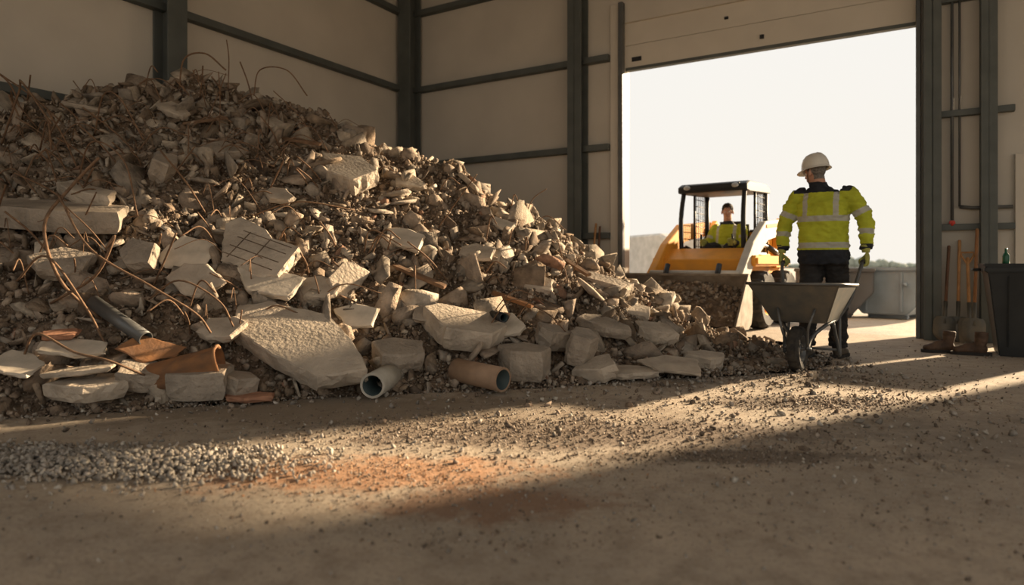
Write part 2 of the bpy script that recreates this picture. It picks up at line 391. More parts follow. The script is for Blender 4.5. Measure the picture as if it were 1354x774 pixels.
layer('shards',T_pl+T_lo,2400,.025,.09,2.0,pr_m,.15,.0)
layer('blocks',T_bl+T_bl+T_ch,420,.05,.11,1.8,pr_l,.15,.05)
layer('plates',T_pl,360,.07,.17,1.6,pr_l,.3,.08)

# hero slabs: flat cast faces with ragged broken edges
def slab(name,x,y,zo,size,yaw,pitch,roll,seed,m,n=None,top=False,outline=None):
    r=random.Random(seed);w,d,t=size
    n=n or 5+seed%2
    pts=[]
    a0=r.uniform(.5,1.0)
    for i in range(n):
        a=2*PI*(i+r.uniform(-.3,.3))/n+a0
        c,s=math.cos(a),math.sin(a);k=1/max(abs(c),abs(s));k=lerp(1,k,.9)*r.uniform(.8,1.1)
        pts.append((c*k*w/2,s*k*d/2))
    if outline: pts=outline;n=len(pts)
    q=[]
    for i in range(n):
        a=Vector(pts[i]);b=Vector(pts[(i+1)%n]);L=(b-a).length;k=max(2,int(L/.04))
        nrm=Vector((-(b-a).y,(b-a).x)).normalized()
        straight=r.random()<.35
        for j in range(k):
            p=a.lerp(b,j/k)
            am=.3 if straight else 1
            q.append(p+nrm*am*((r.uniform(-.010,.010)*min(1,L*2) if j else 0)+.014*min(1,w*2)*noise.noise(Vector((p.x*14,p.y*14,seed*3.1)))))
    bm=bmesh.new();R=[]
    for zf,inset in ((.5,.0),(.42,-.010),(.1,-.014),(-.2,-.006),(-.5,.014)):
        ring=[]
        for p in q:
            j=r.uniform(-.010,.010) if zf<.45 else 0
            k=1-(inset+j)/max(w,d)*2
            ring.append(bm.verts.new((p.x*k,p.y*k,zf*t+(r.uniform(-.08,.08)*t if abs(zf)<.3 else 0))))
        R.append(ring)
    N=len(q)
    for A_,B_ in zip(R,R[1:]):
        for i in range(N): bm.faces.new((A_[i],A_[(i+1)%N],B_[(i+1)%N],B_[i]))
    bm.faces.new(R[0])
    bm.faces.new(R[-1][::-1])
    bmesh.ops.triangulate(bm,faces=[f for f in bm.faces if len(f.verts)==4])
    z=float(Hf(x,y));z=max(z,0)+zo
    o=bm_obj(bm,name,m,loc=(x,y,z),rot=(math.radians(pitch),math.radians(roll),math.radians(yaw)),parent=None if top else pile)
    return o
C_,D_,Pl=M['concrete'],M['concdk'],M['plaster']
BIG=[(-.50,.20),(-.34,.32),(.10,.30),(.34,.08),(.54,-.18),(.28,-.33),(-.02,-.22),(-.40,-.04)]
S=[('concrete_slab',-1.42,4.38,.17,(1.05,.64,.13),-4,29,10,1,C_,8,True,BIG),
('concrete_slab',-.36,4.86,.12,(.60,.42,.17),6,20,10,2,C_,6,True,[(-.30,.1),(-.2,.2),(.2,.17),(.31,.0),(.2,-.18),(-.12,-.2)]),
('concrete_slab',-1.53,6.25,.12,(.66,.44,.17),-28,28,20,4,C_,5,True),
('concrete_slab',-3.42,4.95,.06,(1.25,.42,.16),-4,12,5,5,D_,6,True),
('concrete_slab',-2.44,3.86,.09,(.46,.30,.10),4,8,0,6,C_,5,True),
('concrete_block',.06,4.68,.10,(.40,.26,.22),-14,10,3,7,D_,5,True),
('broken_slab',-.89,5.66,.10,(.36,.24,.06),-20,36,20,8,Pl),
('plasterboard_piece',-2.62,3.98,.16,(.34,.22,.03),10,25,4,9,Pl),
('plasterboard_piece',-2.37,4.82,.12,(.36,.30,.035),10,50,8,10,Pl),
('plasterboard_piece',-2.20,4.62,.15,(.34,.26,.05),-25,55,34,11,C_),
('plasterboard_piece',-1.13,4.74,.14,(.32,.22,.05),-8,44,14,12,Pl),
('broken_block',-1.26,5.0,.14,(.22,.36,.12),20,58,38,13,C_),
('broken_slab',-1.76,4.76,.16,(.46,.30,.06),-6,38,16,14,Pl),
('broken_slab',-1.42,4.88,.13,(.30,.2,.05),-20,36,12,15,C_),
('broken_slab',.78,6.1,.05,(.70,.20,.10),-30,15,14,16,D_),
('broken_slab',1.0,5.8,.05,(.44,.18,.09),-30,15,12,17,C_),
('floor_tile',1.18,5.0,.10,(.48,.32,.03),-8,14,4,18,C_),
('broken_block',.50,4.86,.16,(.24,.22,.24),15,20,10,19,D_),
('broken_block',.62,4.80,.08,(.30,.22,.12),-15,20,-10,20,C_),
('broken_block',-1.90,4.04,.10,(.34,.24,.17),5,10,0,21,D_),
('broken_slab',-3.3,5.15,.10,(.52,.22,.10),-14,18,12,22,C_),
('broken_block',-2.88,5.52,.12,(.20,.24,.2),20,30,20,23,D_),
('broken_block',-2.62,4.7,.12,(.30,.26,.14),-20,50,20,24,D_),
('broken_slab',-1.90,4.34,.15,(.30,.22,.07),-25,32,16,25,C_),
('broken_slab',.86,4.90,.06,(.42,.26,.05),10,8,3,26,C_),
('broken_slab',.05,6.85,.03,(.28,.12,.05),-40,30,20,27,C_),
('broken_slab',-3.9,6.1,.12,(.45,.25,.04),10,10,10,28,D_),
('broken_block',-.80,4.55,.10,(.34,.24,.15),10,25,6,29,D_),
('broken_block',-1.70,4.10,.09,(.20,.16,.14),30,12,6,30,D_),
('floor_tile',-2.86,3.86,.12,(.32,.24,.03),-6,18,10,31,Pl),
('broken_block',.28,4.95,.12,(.22,.2,.16),30,18,6,32,D_),
('broken_block',1.55,5.35,.06,(.28,.2,.12),-20,10,6,33,C_),
('broken_block',1.2,5.55,.08,(.3,.2,.13),20,20,6,34,C_),
('broken_slab',-.3,5.8,.08,(.30,.2,.05),-25,35,16,35,C_),
('broken_slab',.2,5.6,.06,(.32,.2,.07),-20,30,14,36,C_),
('broken_slab',-2.6,6.0,.06,(.36,.24,.08),-10,30,12,37,D_),
('broken_slab',-3.1,4.55,.08,(.36,.26,.10),12,40,12,38,D_),
('broken_slab',-.05,4.95,.14,(.34,.22,.05),-30,46,20,39,Pl),
('broken_slab',-.62,4.95,.10,(.26,.2,.05),-30,36,20,40,D_),
('broken_slab',.75,5.35,.07,(.42,.2,.09),-30,15,14,41,D_),
('brick_tile',-1.60,4.05,.04,(.30,.14,.035),3,6,0,43,M['brick']),
('brick_tile',-2.75,4.02,.17,(.18,.12,.04),14,16,0,44,M['brick']),
('broken_slab',-2.5,3.84,.19,(.42,.16,.03),8,6,-5,45,C_),
('broken_slab',-.1,6.4,.06,(.26,.16,.05),-30,30,20,46,Pl),
('broken_slab',-2.0,5.7,.07,(.3,.18,.06),-30,34,24,47,C_),
('broken_slab',-1.0,6.5,.07,(.3,.2,.07),-20,34,24,48,C_),
('broken_slab',-3.2,6.3,.07,(.36,.2,.06),-20,24,24,49,C_),
('broken_slab',-2.4,6.6,.07,(.34,.2,.05),-30,20,24,50,C_),
]
for s in S: slab(*s)
cg=slab('grooved_block',-1.93,4.98,.16,(.66,.44,.12),-14,46,18,77,C_,n=7,top=True,outline=[(-.33,.12),(-.26,.22),(-.02,.19),(.08,.13),(.31,.14),(.33,-.15),(.2,-.21),(-.12,-.19),(-.22,-.05)])
gp=[]
for k in (-.13,-.05,.04,.11): gp.append(sbox(-.16,.27,k-.004,k+.004,.056,.0615))
g=multibox('grooves',gp,M['dirt'],(0,0,0),0,parent=cg)
gp=[sbox(-.02+q-.005,-.02+q+.005,-.16,.12,.056,.061) for q in (-.08,.10)]
multibox('scored_lines',gp,M['dirt'],(0,0,0),0,parent=cg)
def pipe(name,c,d,L,r,m,th=.012):
    d=Vector(d).normalized();e=empty(name,c)
    n=28;u=d.orthogonal().normalized();w=d.cross(u);V=[];F=[]
    for (t,rr) in ((-.5,r),(.5,r),(.5,r-th),(-.5,r-th)):
        for j in range(n):
            a=2*PI*j/n;V.append(d*t*L+(u*math.cos(a)+w*math.sin(a))*rr)
    for k in range(4):
        for j in range(n): F.append((k*n+j,k*n+(j+1)%n,((k+1)%4)*n+(j+1)%n,((k+1)%4)*n+j))
    o=pobj('shell',[(V,F)],[m,M['pipein']],e,smooth=False)
    for i,p in enumerate(o.data.polygons): p.material_index=1 if (i//n)==2 else 0; p.use_smooth=(i//n) in(0,2)
    return e
pipe('grey_pipe',(-.84,4.36,.10),(-.15,-1,-.03),.42,.080,M['pipeg'],.015)
pipe('clay_pipe',(-.22,4.44,.115),(.75,-.62,-.05),.42,.080,M['pipec'],.013)
pipe('steel_pipe',(-2.48,4.2,.50),(.75,-.35,-.35),.55,.045,M['tubegrey'],.006)
pipe('drain_pipe',(-.1,4.9,.47),(.3,-1,.0),.3,.035,M['black'],.008)
e=empty('rusty_bucket',(-2.0,4.06,.20));e.rotation_euler=(math.radians(14),math.radians(78),math.radians(28));e.scale=(.68,.78,.95)
V=[];F=[];n=30;pr=[(-.22,.0),(-.22,.115),(.2,.165),(.205,.18),(.225,.18),(.225,.16),(.2,.153),(-.20,.105),(-.2,.0)]
for z,r in pr:
    for j in range(n):
        a=2*PI*j/n;rr=r*(1+.10*math.sin(3*a+z*9)+.05*math.sin(5*a));V.append((rr*math.cos(a),rr*math.sin(a),z))
for k in range(len(pr)-1):
    for j in range(n): F.append((k*n+j,k*n+(j+1)%n,(k+1)*n+(j+1)%n,(k+1)*n+j))
pobj('bucket_shell',[(V,F)],M['rust'],e)
slab('rusty_sheet',-2.22,4.08,.16,(.32,.2,.02),20,50,12,88,M['rust'])
slab('crushed_brick',-2.2,3.98,.10,(.3,.2,.12),20,20,12,89,D_)
def wire(P,r=.006,m=None): pobj('rebar_strand',[tube(catmull(P,7),r,8)],m or M['rebar'],pile)
wire([(-2.66,4.3,.5),(-2.85,4.2,.75),(-2.95,4.2,1.1),(-2.85,4.3,1.35),(-2.7,4.35,1.55)],.010)
wire([(-2.98,4.3,.6),(-2.6,4.15,.78),(-2.45,4.1,1.02),(-2.5,4.1,.95)],.009)
wire([(-2.9,4.25,1.3),(-2.6,4.1,.95),(-2.2,4.05,.72),(-1.95,4.1,.55),(-1.9,4.2,.42)],.007)
wire([(-2.9,3.95,.3),(-2.75,3.85,.45),(-2.5,3.8,.35),(-2.3,3.8,.3),(-2.15,3.9,.2)],.007)
wire([(-2.4,4.4,.62),(-2.1,4.2,.75),(-1.85,4.2,.62),(-1.8,4.3,.45)],.006)
wire([(-3.05,4.1,.75),(-2.8,4.0,.9),(-2.6,4.05,.6),(-2.5,4.1,.35)],.007)
wire([(-3.3,6.6,2.6),(-3.2,6.5,2.86),(-2.95,6.4,2.88),(-2.75,6.4,2.72)],.008)
wire([(-2.9,6.8,2.65),(-2.85,6.7,2.92),(-2.83,6.6,3.08)],.006)
wire([(-2.6,6.7,2.55),(-2.5,6.6,2.78),(-2.2,6.5,2.75),(-2.0,6.5,2.5)],.006)
wire([(-4.4,6.0,2.15),(-4.45,5.9,2.45),(-4.6,5.8,2.6)],.008)
wire([(-4.2,5.9,2.05),(-4.3,5.7,2.3),(-4.15,5.6,2.1)],.007)
wire([(-4.3,5.6,1.85),(-4.0,5.4,2.25),(-3.9,5.3,2.3),(-3.6,5.2,1.95)],.008)
wire([(-3.9,5.5,1.8),(-3.7,5.3,2.0),(-3.6,5.2,1.75)],.007)
wire([(-3.7,5.9,2.0),(-3.5,5.7,2.3),(-3.3,5.6,2.25),(-3.1,5.6,1.9)],.007)
wire([(-3.4,5.2,1.45),(-3.1,4.9,1.75),(-2.8,4.8,1.6),(-2.7,4.8,1.2)],.006)
wire([(.1,6.9,1.2),(.2,6.8,1.5),(.35,6.75,1.62)],.005)
wire([(.15,7.0,1.15),(.35,6.85,1.35),(.55,6.8,1.2)],.005)
wire([(-1.2,5.4,.95),(-1.1,5.2,1.12),(-.85,5.1,1.0)],.005)
wire([(-2.1,5.4,1.25),(-1.7,5.3,1.35),(-1.3,5.5,1.3)],.006)
wire([(-.2,4.9,.35),(0,4.75,.6),(.25,4.8,.5),(.4,4.9,.35)],.005)
rr_=random.Random(5)
for i in range(240):
    x=rr_.uniform(-4.9,.7) if i%2 else rr_.uniform(-4.9,-1.5);y=rr_.uniform(4.4,7.0);h=float(Hf(x,y))
    if h<.3: continue
    a=rr_.uniform(0,2*PI);L=rr_.uniform(.12,.6);lift=rr_.uniform(.03,.22)
    if i%3==0:
        ex=(x+L*math.cos(a)*.7,y-.1-.3*L,h+.1+L*rr_.uniform(.1,.7))
        wire([(x,y,h-.03),((x+ex[0])/2+.01,(y+ex[1])/2,(h+ex[2])/2+.005),ex],rr_.choice([.005,.007]))
    else:
        wire([(x,y,h-.02),(x+L*.5*math.cos(a),y+L*.5*math.sin(a)*.4-.05,h+lift+.05),(x+L*math.cos(a),y-.08+L*.4*math.sin(a),h+lift*.9)],rr_.choice([.003,.0045,.006]))
def plank(x,y,zo,L,w,t,yaw,pitch,roll,m=None):
    box('timber_offcut',(x,y,float(Hf(x,y))+zo),(L,w,t),m or M['timber'],pile,rot=(math.radians(pitch),math.radians(roll),math.radians(yaw)),bev=.004)
plank(-.75,5.35,.06,.5,.05,.03,-20,20,20);plank(.55,6.1,.1,.55,.05,.03,-60,10,20);plank(-2.1,6.5,.06,.5,.06,.03,-10,20,10);plank(-.05,5.0,.1,.05,.05,.2,-10,20,10);plank(-2.9,6.3,.06,.4,.07,.025,12,20,-10);plank(.0,5.3,.1,.4,.04,.03,-35,20,14,M['rust'])

# ------------------------------------------------------------------ floor debris
gp=[];gs=[];gc=[]
def cluster(cx,cy,rx,ry,n,s0,s1,pal_,pw=2.5,gauss=.5):
    p=rng.normal(size=(n,2))*gauss;x=cx+p[:,0]*rx;y=cy+p[:,1]*ry;s=s0+(s1-s0)*rng.random(n)**pw
    gp.append(np.stack([x,y,s*.4],-1));gs.append(s);c=np.array(pal_)[rng.integers(0,len(pal_),n)]*rng.uniform(.75,1.2,(n,1));gc.append(c)
gr=[(.30,.265,.22),(.36,.315,.265),(.23,.20,.165),(.42,.375,.31)];br=[(.19,.14,.10),(.26,.20,.15),(.31,.255,.2),(.13,.10,.075)];orr=[(.44,.22,.10),(.34,.17,.09),(.46,.30,.17)]
cluster(.1,3.42,1.5,.42,4200,.002,.013,br);cluster(1.9,4.08,.8,.25,1800,.003,.013,br);cluster(.95,2.95,.9,.2,1200,.003,.010,br)
cluster(-.5,2.68,.8,.28,2400,.0015,.008,orr+br);cluster(1,3.3,2.6,1.4,7000,.002,.010,br+gr,4);cluster(-1.2,3.0,1.2,.5,900,.003,.012,gr)
cluster(2.4,4.8,1.2,.8,1200,.002,.012,br);cluster(0,2.3,2.2,.5,2600,.002,.009,br+gr,4);cluster(1.5,3.6,2.4,1.6,420,.008,.022,br+gr,2)
cluster(-.1,2.05,.5,.1,120,.004,.012,br);cluster(4,5.8,2.0,1.2,700,.003,.014,br+gr,3)
x=rng.uniform(-4,3,30000);y=rng.uniform(3,6.8,30000);h=Hf(x,y);k=(h<.01)&(rng.random(30000)<np.exp(h*9)*.8)
x,y=x[k],y[k];n=len(x);s=.004+.026*rng.random(n)**3
gp.append(np.stack([x,y,s*.4],-1));gs.append(s);gc.append(np.array(br+gr)[rng.integers(0,8,n)]*rng.uniform(.8,1.2,(n,1)))
scatter('floor_debris',T_sm,np.concatenate(gp),np.concatenate(gs),np.concatenate(gc),M['gravel'])
n=6000;x=rng.uniform(-3.0,-.75,n);y=2.84+rng.normal(size=n)*.13-.03*(x+2);w=rng.random(n)<np.clip((-.85-x)/.6,0.12,1);x,y=x[w],y[w];n=len(x)
s=.007+.012*rng.random(n);z=s*.5+np.clip(.03*(1-np.abs(y-2.84)/.3),0,1)*rng.random(n)
scatter('gravel_patch',T_sm,np.stack([x,y,z],-1),s,np.array(gr)[rng.integers(0,4,n)]*rng.uniform(.85,1.3,(n,1)),M['gravel'])

# ------------------------------------------------------------------ people
def segd(p,poly):
    best=(9,0);tot=0
    for a,b in zip(poly,poly[1:]):
        a=Vector(a);b=Vector(b);L=(b-a).length;t=max(0,min(1,(p-a).dot(b-a)/L/L));d=(p-(a+(b-a)*t)).length
        if d<best[0]: best=(d,tot+t*L)
        tot+=L
    return best
def head(parent,c,yaw,pitch,hair,helmet=False,rollx=0):
    e=empty('head_group',c);e.rotation_euler=(math.radians(pitch),math.radians(rollx),math.radians(yaw));e.parent=parent
    parts=[ell((0,-.012,.032),(.077,.096,.094)),ell((0,.022,-.03),(.060,.070,.078)),ell((0,.052,-.083),(.030,.028,.024)),
      tube([(0,.085,.022),(0,.100,.0),(0,.108,-.018)],[.009,.011,.014],round_end=True),ell((0,.070,.026),(.050,.020,.012)),
      ell((.079,-.005,-.004),(.011,.021,.032)),ell((-.079,-.005,-.004),(.011,.021,.032)),
      ell((0,.088,-.050),(.024,.010,.007)),ell((0,.086,-.060),(.021,.010,.007)),tube([(0,-.02,-.03),(0,-.03,-.17)],[.058,.062])]
    def mf(p):
        if abs(p.x)>.075 and -.04<p.z<.035 and -.03<p.y<.02: return 0
        if p.z>.085: return 1
        if p.y<.035 and p.z>-.005+max(0,p.y)*1.0: return 1
        if p.y<-.03 and p.z>-.07: return 1
        return 0
    remesh('head',parts,.0045,[M['skin'],hair],e,3,mf)
    if not helmet:
        hp=[ell((0,-.018,.045),(.083,.098,.09)),ell((0,.03,.095),(.06,.055,.035))]
        remesh('hair',hp,.006,[hair],e,2,None,wrinkle=.006,wscale=.02)
    pobj('eyes',[ell((s*.030,.079,.004),(.013,.010,.010)) for s in(-1,1)],M['eye'],e)
    pobj('pupils',[ell((s*.030,.0875,.004),(.005,.003,.005)) for s in(-1,1)],M['pupil'],e)
    if helmet:
        V=[];F=[];n=40
        prof=[(0,.146),(.35,.142),(.62,.127),(.82,.100),(.95,.060),(1.0,.02),(1.02,.0),(1.13,-.006),(1.14,-.012),(1.02,-.008),(.93,-.004),(.9,.02),(.7,.1),(.3,.13),(0,.133)]
        for r,z in prof:
            for j in range(n):
                a=2*PI*j/n;sx,sy=math.cos(a),math.sin(a);rx,ry=.108,.130
                ex=1.0
                if r>1.03: ex=1+(.24*max(0,sy)**1.5)
                zz=z-(.012*max(0,sy) if r>1.0 else 0)
                if .1<r<.96 and z>.03: zz+=.006*math.exp(-(sx*r/.12)**2)
                V.append((rx*r*sx*ex,ry*r*sy*ex-.008,zz+.038))
        for k in range(len(prof)-1):
            for j in range(n): F.append((k*n+j,k*n+(j+1)%n,(k+1)*n+(j+1)%n,(k+1)*n+j))
        pobj('helmet',[(V,F)],M['helmet'],e)
        pobj('helmet_strap',[tube([(-.09,-.02,.05),(-.085,.01,-.03),(-.05,.04,-.09),(0,.06,-.108),(.05,.04,-.09),(.085,.01,-.03),(.09,-.02,.05)],.004,6,4)],M['black'],e)
    return e
def glove(parent,name,wr,s,rot=(0,0,0),m=None):
    parts=[tube([(0,0,.07),(0,0,.03),(0,0,0)],[.042,.036,.031],14),ell((s*.010,0,-.048),(.020,.045,.056)),ell((s*.004,.026,-.03),(.02,.022,.03))]
    for y,ln in ((.036,.95),(.012,1.06),(-.012,1.0),(-.036,.85)):
        parts.append(tube([(s*.012,y,-.075),(s*.006,y,-.104),(-s*.018,y,-.108-.004*ln),(-s*.042*ln,y,-.098),(-s*.047*ln,y*.97,-.073),(-s*.040*ln,y*.95,-.06)],[.0115,.0112,.0108,.0105,.010,.009],10,3,round_end=True))
    parts.append(tube([(s*.002,.03,-.02),(-s*.02,.05,-.04),(-s*.044,.052,-.062),(-s*.054,.038,-.085)],[.016,.0145,.013,.011],10,3,round_end=True))
    return pobj(name,parts,m or M['glove'],parent,loc=wr,rot=rot)
def boot(parent,name,x,y,m,shaft=.16,yaw=0,loc=None,lean=0,pit=0):
    e=empty(name,loc or (x,y,0));e.rotation_euler=(math.radians(pit),math.radians(lean),math.radians(yaw))
    if parent: e.parent=parent
    parts=[ell((0,.01,.06),(.046,.075,.055)),ell((0,.11,.05),(.050,.085,.042)),ell((0,.16,.045),(.049,.055,.036)),tube([(0,-.01,.05),(0,.0,.1),(0,-.01,.13),(0,-.015,shaft+.04)],[.042,.050,.052,.056],16),ell((0,.06,.085),(.040,.07,.035))]
    remesh('upper',parts,.007,[m],e,3,None,wrinkle=.004,wscale=.05)
    V=[(.047,-.075),(.052,0),(.046,.06),(.056,.12),(.052,.18),(.03,.222),(0,.232)]
    out=[(a,b) for a,b in V]+[(-a,b) for a,b in V[:-1][::-1]]+[(-.03,-.095),(.03,-.095)]
    bm=bmesh.new();lo=[bm.verts.new((a,b,0)) for a,b in out];hi=[bm.verts.new((a*1.02,b,.028)) for a,b in out]
    bm.faces.new(lo);bm.faces.new(hi)
    for i in range(len(out)): bm.faces.new((lo[i],lo[(i+1)%len(out)],hi[(i+1)%len(out)],hi[i]))
    bm_obj(bm,'sole',M['sole'],parent=e)
    pobj('laces',[tube([(-.02,.03+.018*k,.135-.012*k),(0,.035+.018*k,.139-.012*k),(.02,.03+.018*k,.135-.012*k)],.003,6) for k in range(4)],M['sole'],e)
    return e
HV=[M['hivis'],M['refl'],M['navy'],M['trouser']]
d=Vector((.597,.803,0));ANG=-math.atan2(d.x,d.y)
wheel0=Vector((2.28,5.31,0));man=wheel0+d*.922
W=empty('construction_worker',man,ANG)
armL=[(-.15,0,1.475),(-.225,.0,1.45),(-.335,.005,1.21),(-.35,-.03,.985)];armR=[(.15,0,1.475),(.225,0,1.45),(.340,.01,1.23),(.35,-.03,.985)]
tor=rings([(0,0,.85,.205,.145),(0,0,.87,.213,.152),(0,0,.97,.212,.152),(0,.0,1.06,.205,.143),(0,.0,1.18,.208,.145),(0,-.005,1.30,.218,.148),(0,-.01,1.40,.215,.138),(-.005,-.01,1.47,.185,.118),(-.015,-.01,1.52,.13,.095),(-.03,-.0,1.55,.085,.08),(-.05,.01,1.60,.070,.073)])
parts=[tor]
for a in (armL,armR): parts.append(tube(a,[.085,.085,.068,.050],16,5))
parts+=[tube([(-.095,0,.93),(-.105,.0,.7),(-.115,-.01,.52),(-.12,-.07,.3),(-.12,-.11,.12)],[.105,.098,.080,.074,.078],18,4),
        tube([(.095,0,.93),(.105,.07,.7),(.105,.12,.52),(.10,.12,.3),(.10,.12,.10)],[.105,.098,.080,.074,.078],18,4)]
def mfw(p):
    for a in (armL,armR):
        dd,t=segd(p,a)
        if abs(p.x)>.205 and dd<.105 and t>.07 and p.z>.93:
            if .21<t<.26 or .40<t<.445: return 1
            if t>.535: return 2
            return 0
    if p.z<.852: return 3
    if p.z<.985: return 2
    if 1.0<p.z<1.05 or 1.235<p.z<1.285: return 1
    if p.z>1.50: return 2
    if .105<abs(p.x)<.15 and p.z>1.285: return 1
    return 0
remesh('body',parts,.0085,HV,W,5,mfw,wrinkle=.016,wscale=.07)
head(W,(-.075,.03,1.690),58,-8,M['hairg'],True)
glove(W,'glove_left',(-.35,-.032,.955),-1);glove(W,'glove_right',(.35,-.032,.955),1)
boot(W,'boot_left',-.12,-.12,M['bootdk'],yaw=6,pit=0);boot(W,'boot_right',.10,.11,M['bootdk'],yaw=-6)

# ------------------------------------------------------------------ wheelbarrow (local +Y towards handles)
wb=empty('wheelbarrow',wheel0,ANG)
def wheel(parent,name,c,R,w,rim,mt=None,mr_=None,n=40,lug=0):
    e=empty(name,c);e.parent=parent
    prof=[(R*rim,-w*.42),(R*.86,-w*.5),(R*.96,-w*.42),(R,-w*.22),(R,w*.22),(R*.96,w*.42),(R*.86,w*.5),(R*rim,w*.42)]
    V=[];F=[]
    for r,x in prof:
        for j in range(n):
            a=2*PI*j/n;rr=r
            if lug and r>R*.9 and j%3==0: rr=r*(1-lug)
            V.append((x,rr*math.cos(a),rr*math.sin(a)))
    k=len(prof)
    for q in range(k):
        for j in range(n): F.append((q*n+j,q*n+(j+1)%n,((q+1)%k)*n+(j+1)%n,((q+1)%k)*n+j))
    pobj('tyre',[(V,F)],mt or M['rubber'],e,smooth=not lug)
    V=[];F=[];pr=[(0,-w*.30),(R*.2,-w*.32),(R*.26,-w*.15),(R*rim*.75,-w*.12),(R*rim*.95,-w*.40),(R*(rim+.05),-w*.42),(R*(rim+.05),w*.42),(R*rim*.95,w*.40),(R*rim*.75,w*.12),(R*.26,w*.15),(R*.2,w*.32),(0,w*.30)]
    for r,x in pr:
        for j in range(n):
            a=2*PI*j/n;V.append((x,r*math.cos(a),r*math.sin(a)))
    for q in range(len(pr)-1):
        for j in range(n): F.append((q*n+j,q*n+(j+1)%n,(q+1)*n+(j+1)%n,(q+1)*n+j))
    pobj('rim',[(V,F)],mr_ or M['tubegrey'],e,smooth=False)
    return e
wheel(wb,'wheel',(0,0,.18),.18,.095,.6,mr_=M['tubegrey'],lug=.03)
bm=bmesh.new()
def ring4(x0,y0,y1,z0,z1): return [bm.verts.new(p) for p in ((-x0,y0,z0),(x0,y0,z0),(x0,y1,z1),(-x0,y1,z1))]
o1=ring4(.34,-.20,.56,.70,.68);o2=ring4(.205,.03,.45,.385,.385);i2=ring4(.195,.04,.44,.395,.395);i1=ring4(.33,-.188,.548,.70,.68)
for a,b in ((o1,o2),(i2,i1),(i1,o1)):
    for k in range(4): bm.faces.new((a[k],a[(k+1)%4],b[(k+1)%4],b[k]))
bm.faces.new(o2);bm.faces.new(i2)
bmesh.ops.bevel(bm,geom=[e for e in bm.edges],offset=.012,segments=2,affect='EDGES')
bm_obj(bm,'tray',M['barrow'],parent=wb)
pobj('tray_rim',[tube([(-.34,-.2,.70),(.34,-.2,.70),(.34,.56,.68),(-.34,.56,.68),(-.34,-.2,.70)],.012,8)],M['tubegrey'],wb)
fr=[]
for s in(-1,1):
    fr.append(tube([(s*.075,-.02,.18),(s*.085,.10,.27),(s*.17,.22,.365),(s*.20,.48,.40),(s*.27,.66,.56),(s*.322,.78,.80),(s*.328,.86,.872),(s*.328,1.0,.880)],.0155,10,5))
    fr.append(tube([(s*.19,.34,.38),(s*.21,.42,.20),(s*.22,.46,.09),(s*.21,.52,.20),(s*.20,.56,.45)],.013,8,4))
    fr.append(tube([(s*.07,-.0,.18),(s*.1,-.1,.35),(s*.14,-.06,.5)],.010,8,3))
fr.append(tube([(-.1,0,.18),(.1,0,.18)],.012,8));fr.append(tube([(-.21,.44,.14),(.21,.44,.14)],.010,8))
pobj('frame',fr,M['tubegrey'],wb)
pobj('grips',[tube([(s*.328,.84,.871),(s*.328,1.01,.8805)],.019,12,round_end=True) for s in(-1,1)],M['rubber'],wb)

# ------------------------------------------------------------------ skid steer loader
LA=math.radians(143.1);LOC=(3.04,9.6,0)
ld=empty('skid_steer_loader',LOC,LA)
extr('chassis',[(-1.15,.42),(-1.2,.75),(-1.1,1.02),(.5,1.0),(.78,.62),(.78,.28),(.5,.2),(-.9,.2)],-.48,.48,M['orange'],ld,.02)
box('belly',(0,-.1,.24),(.8,1.5,.16),M['black'],ld)
box('front_step',(0,.80,.42),(.86,.08,.34),M['black'],ld)
extr('front_cowl',[(.42,1.0),(.48,1.08),(.80,.92),(.86,.60),(.80,.56),(.42,.95)],-.56,.56,M['orange'],ld,.012)
extr('engine_hood',[(-1.22,.8),(-1.25,1.2),(-1.12,1.34),(-.55,1.36),(-.5,1.0),(-.5,.8)],-.46,.46,M['orange'],ld,.03)
multibox('hood_grille',[sbox(-.3,.3,-1.27,-1.24,.85+.06*k,.88+.06*k) for k in range(5)],M['black'],parent=ld)
for s in(-1,1):
    for y in(.50,-.56):
        w_=wheel(ld,'wheel_%s_%s'%('l' if s<0 else 'r','front' if y>0 else 'rear'),(s*.66,y,.385),.385,.27,.52,mr_=M['orange'],n=42,lug=.07)
    box('fender_%d'%(s>0),(s*.60,-.0,.90),(.26,1.6,.14),M['orange'],ld,bev=.03)
cp=[]
for s in(-1,1):
    cp.append(tube([(s*.44,.44,.98),(s*.44,.46,1.5),(s*.43,.36,1.93)],.034,8,4))
    cp.append(tube([(s*.44,-.55,.98),(s*.44,-.55,1.93)],.04,8))
    cp.append(tube([(s*.44,-.05,.98),(s*.44,-.05,1.93)],.02,8))
    cp.append(tube([(s*.44,.44,1.0),(s*.44,-.55,1.0)],.03,8));cp.append(tube([(s*.44,.36,1.93),(s*.44,-.55,1.93)],.03,8))
    for k in range(7): cp.append(tube([(s*.445,-.5+.07*k,1.02),(s*.445,-.5+.07*k,1.92)],.006,6))
    for k in range(8): cp.append(tube([(s*.445,-.53,1.12+.1*k),(s*.445,-.05,1.12+.1*k)],.006,6))
cp.append(tube([(-.44,.45,1.0),(.44,.45,1.0)],.03,8));cp.append(tube([(-.44,-.55,1.35),(.44,-.55,1.35)],.02,8))
pobj('cab_frame',cp,M['black'],ld)
extr('cab_roof',[(-.62,1.89),(-.6,1.98),(-.4,2.01),(.34,2.0),(.46,1.95),(.46,1.86),(.3,1.86)],-.49,.49,M['black'],ld,.015)
box('cab_rear_panel',(0,-.58,1.15),(.88,.04,.36),M['black'],ld)
box('work_lights',(0,.46,1.93),(.8,.05,.07),M['black'],ld)
for s in(-1,1): pobj('lamp_%d'%(s>0),[ell((s*.34,.49,1.93),(.05,.03,.032))],M['white'],ld)
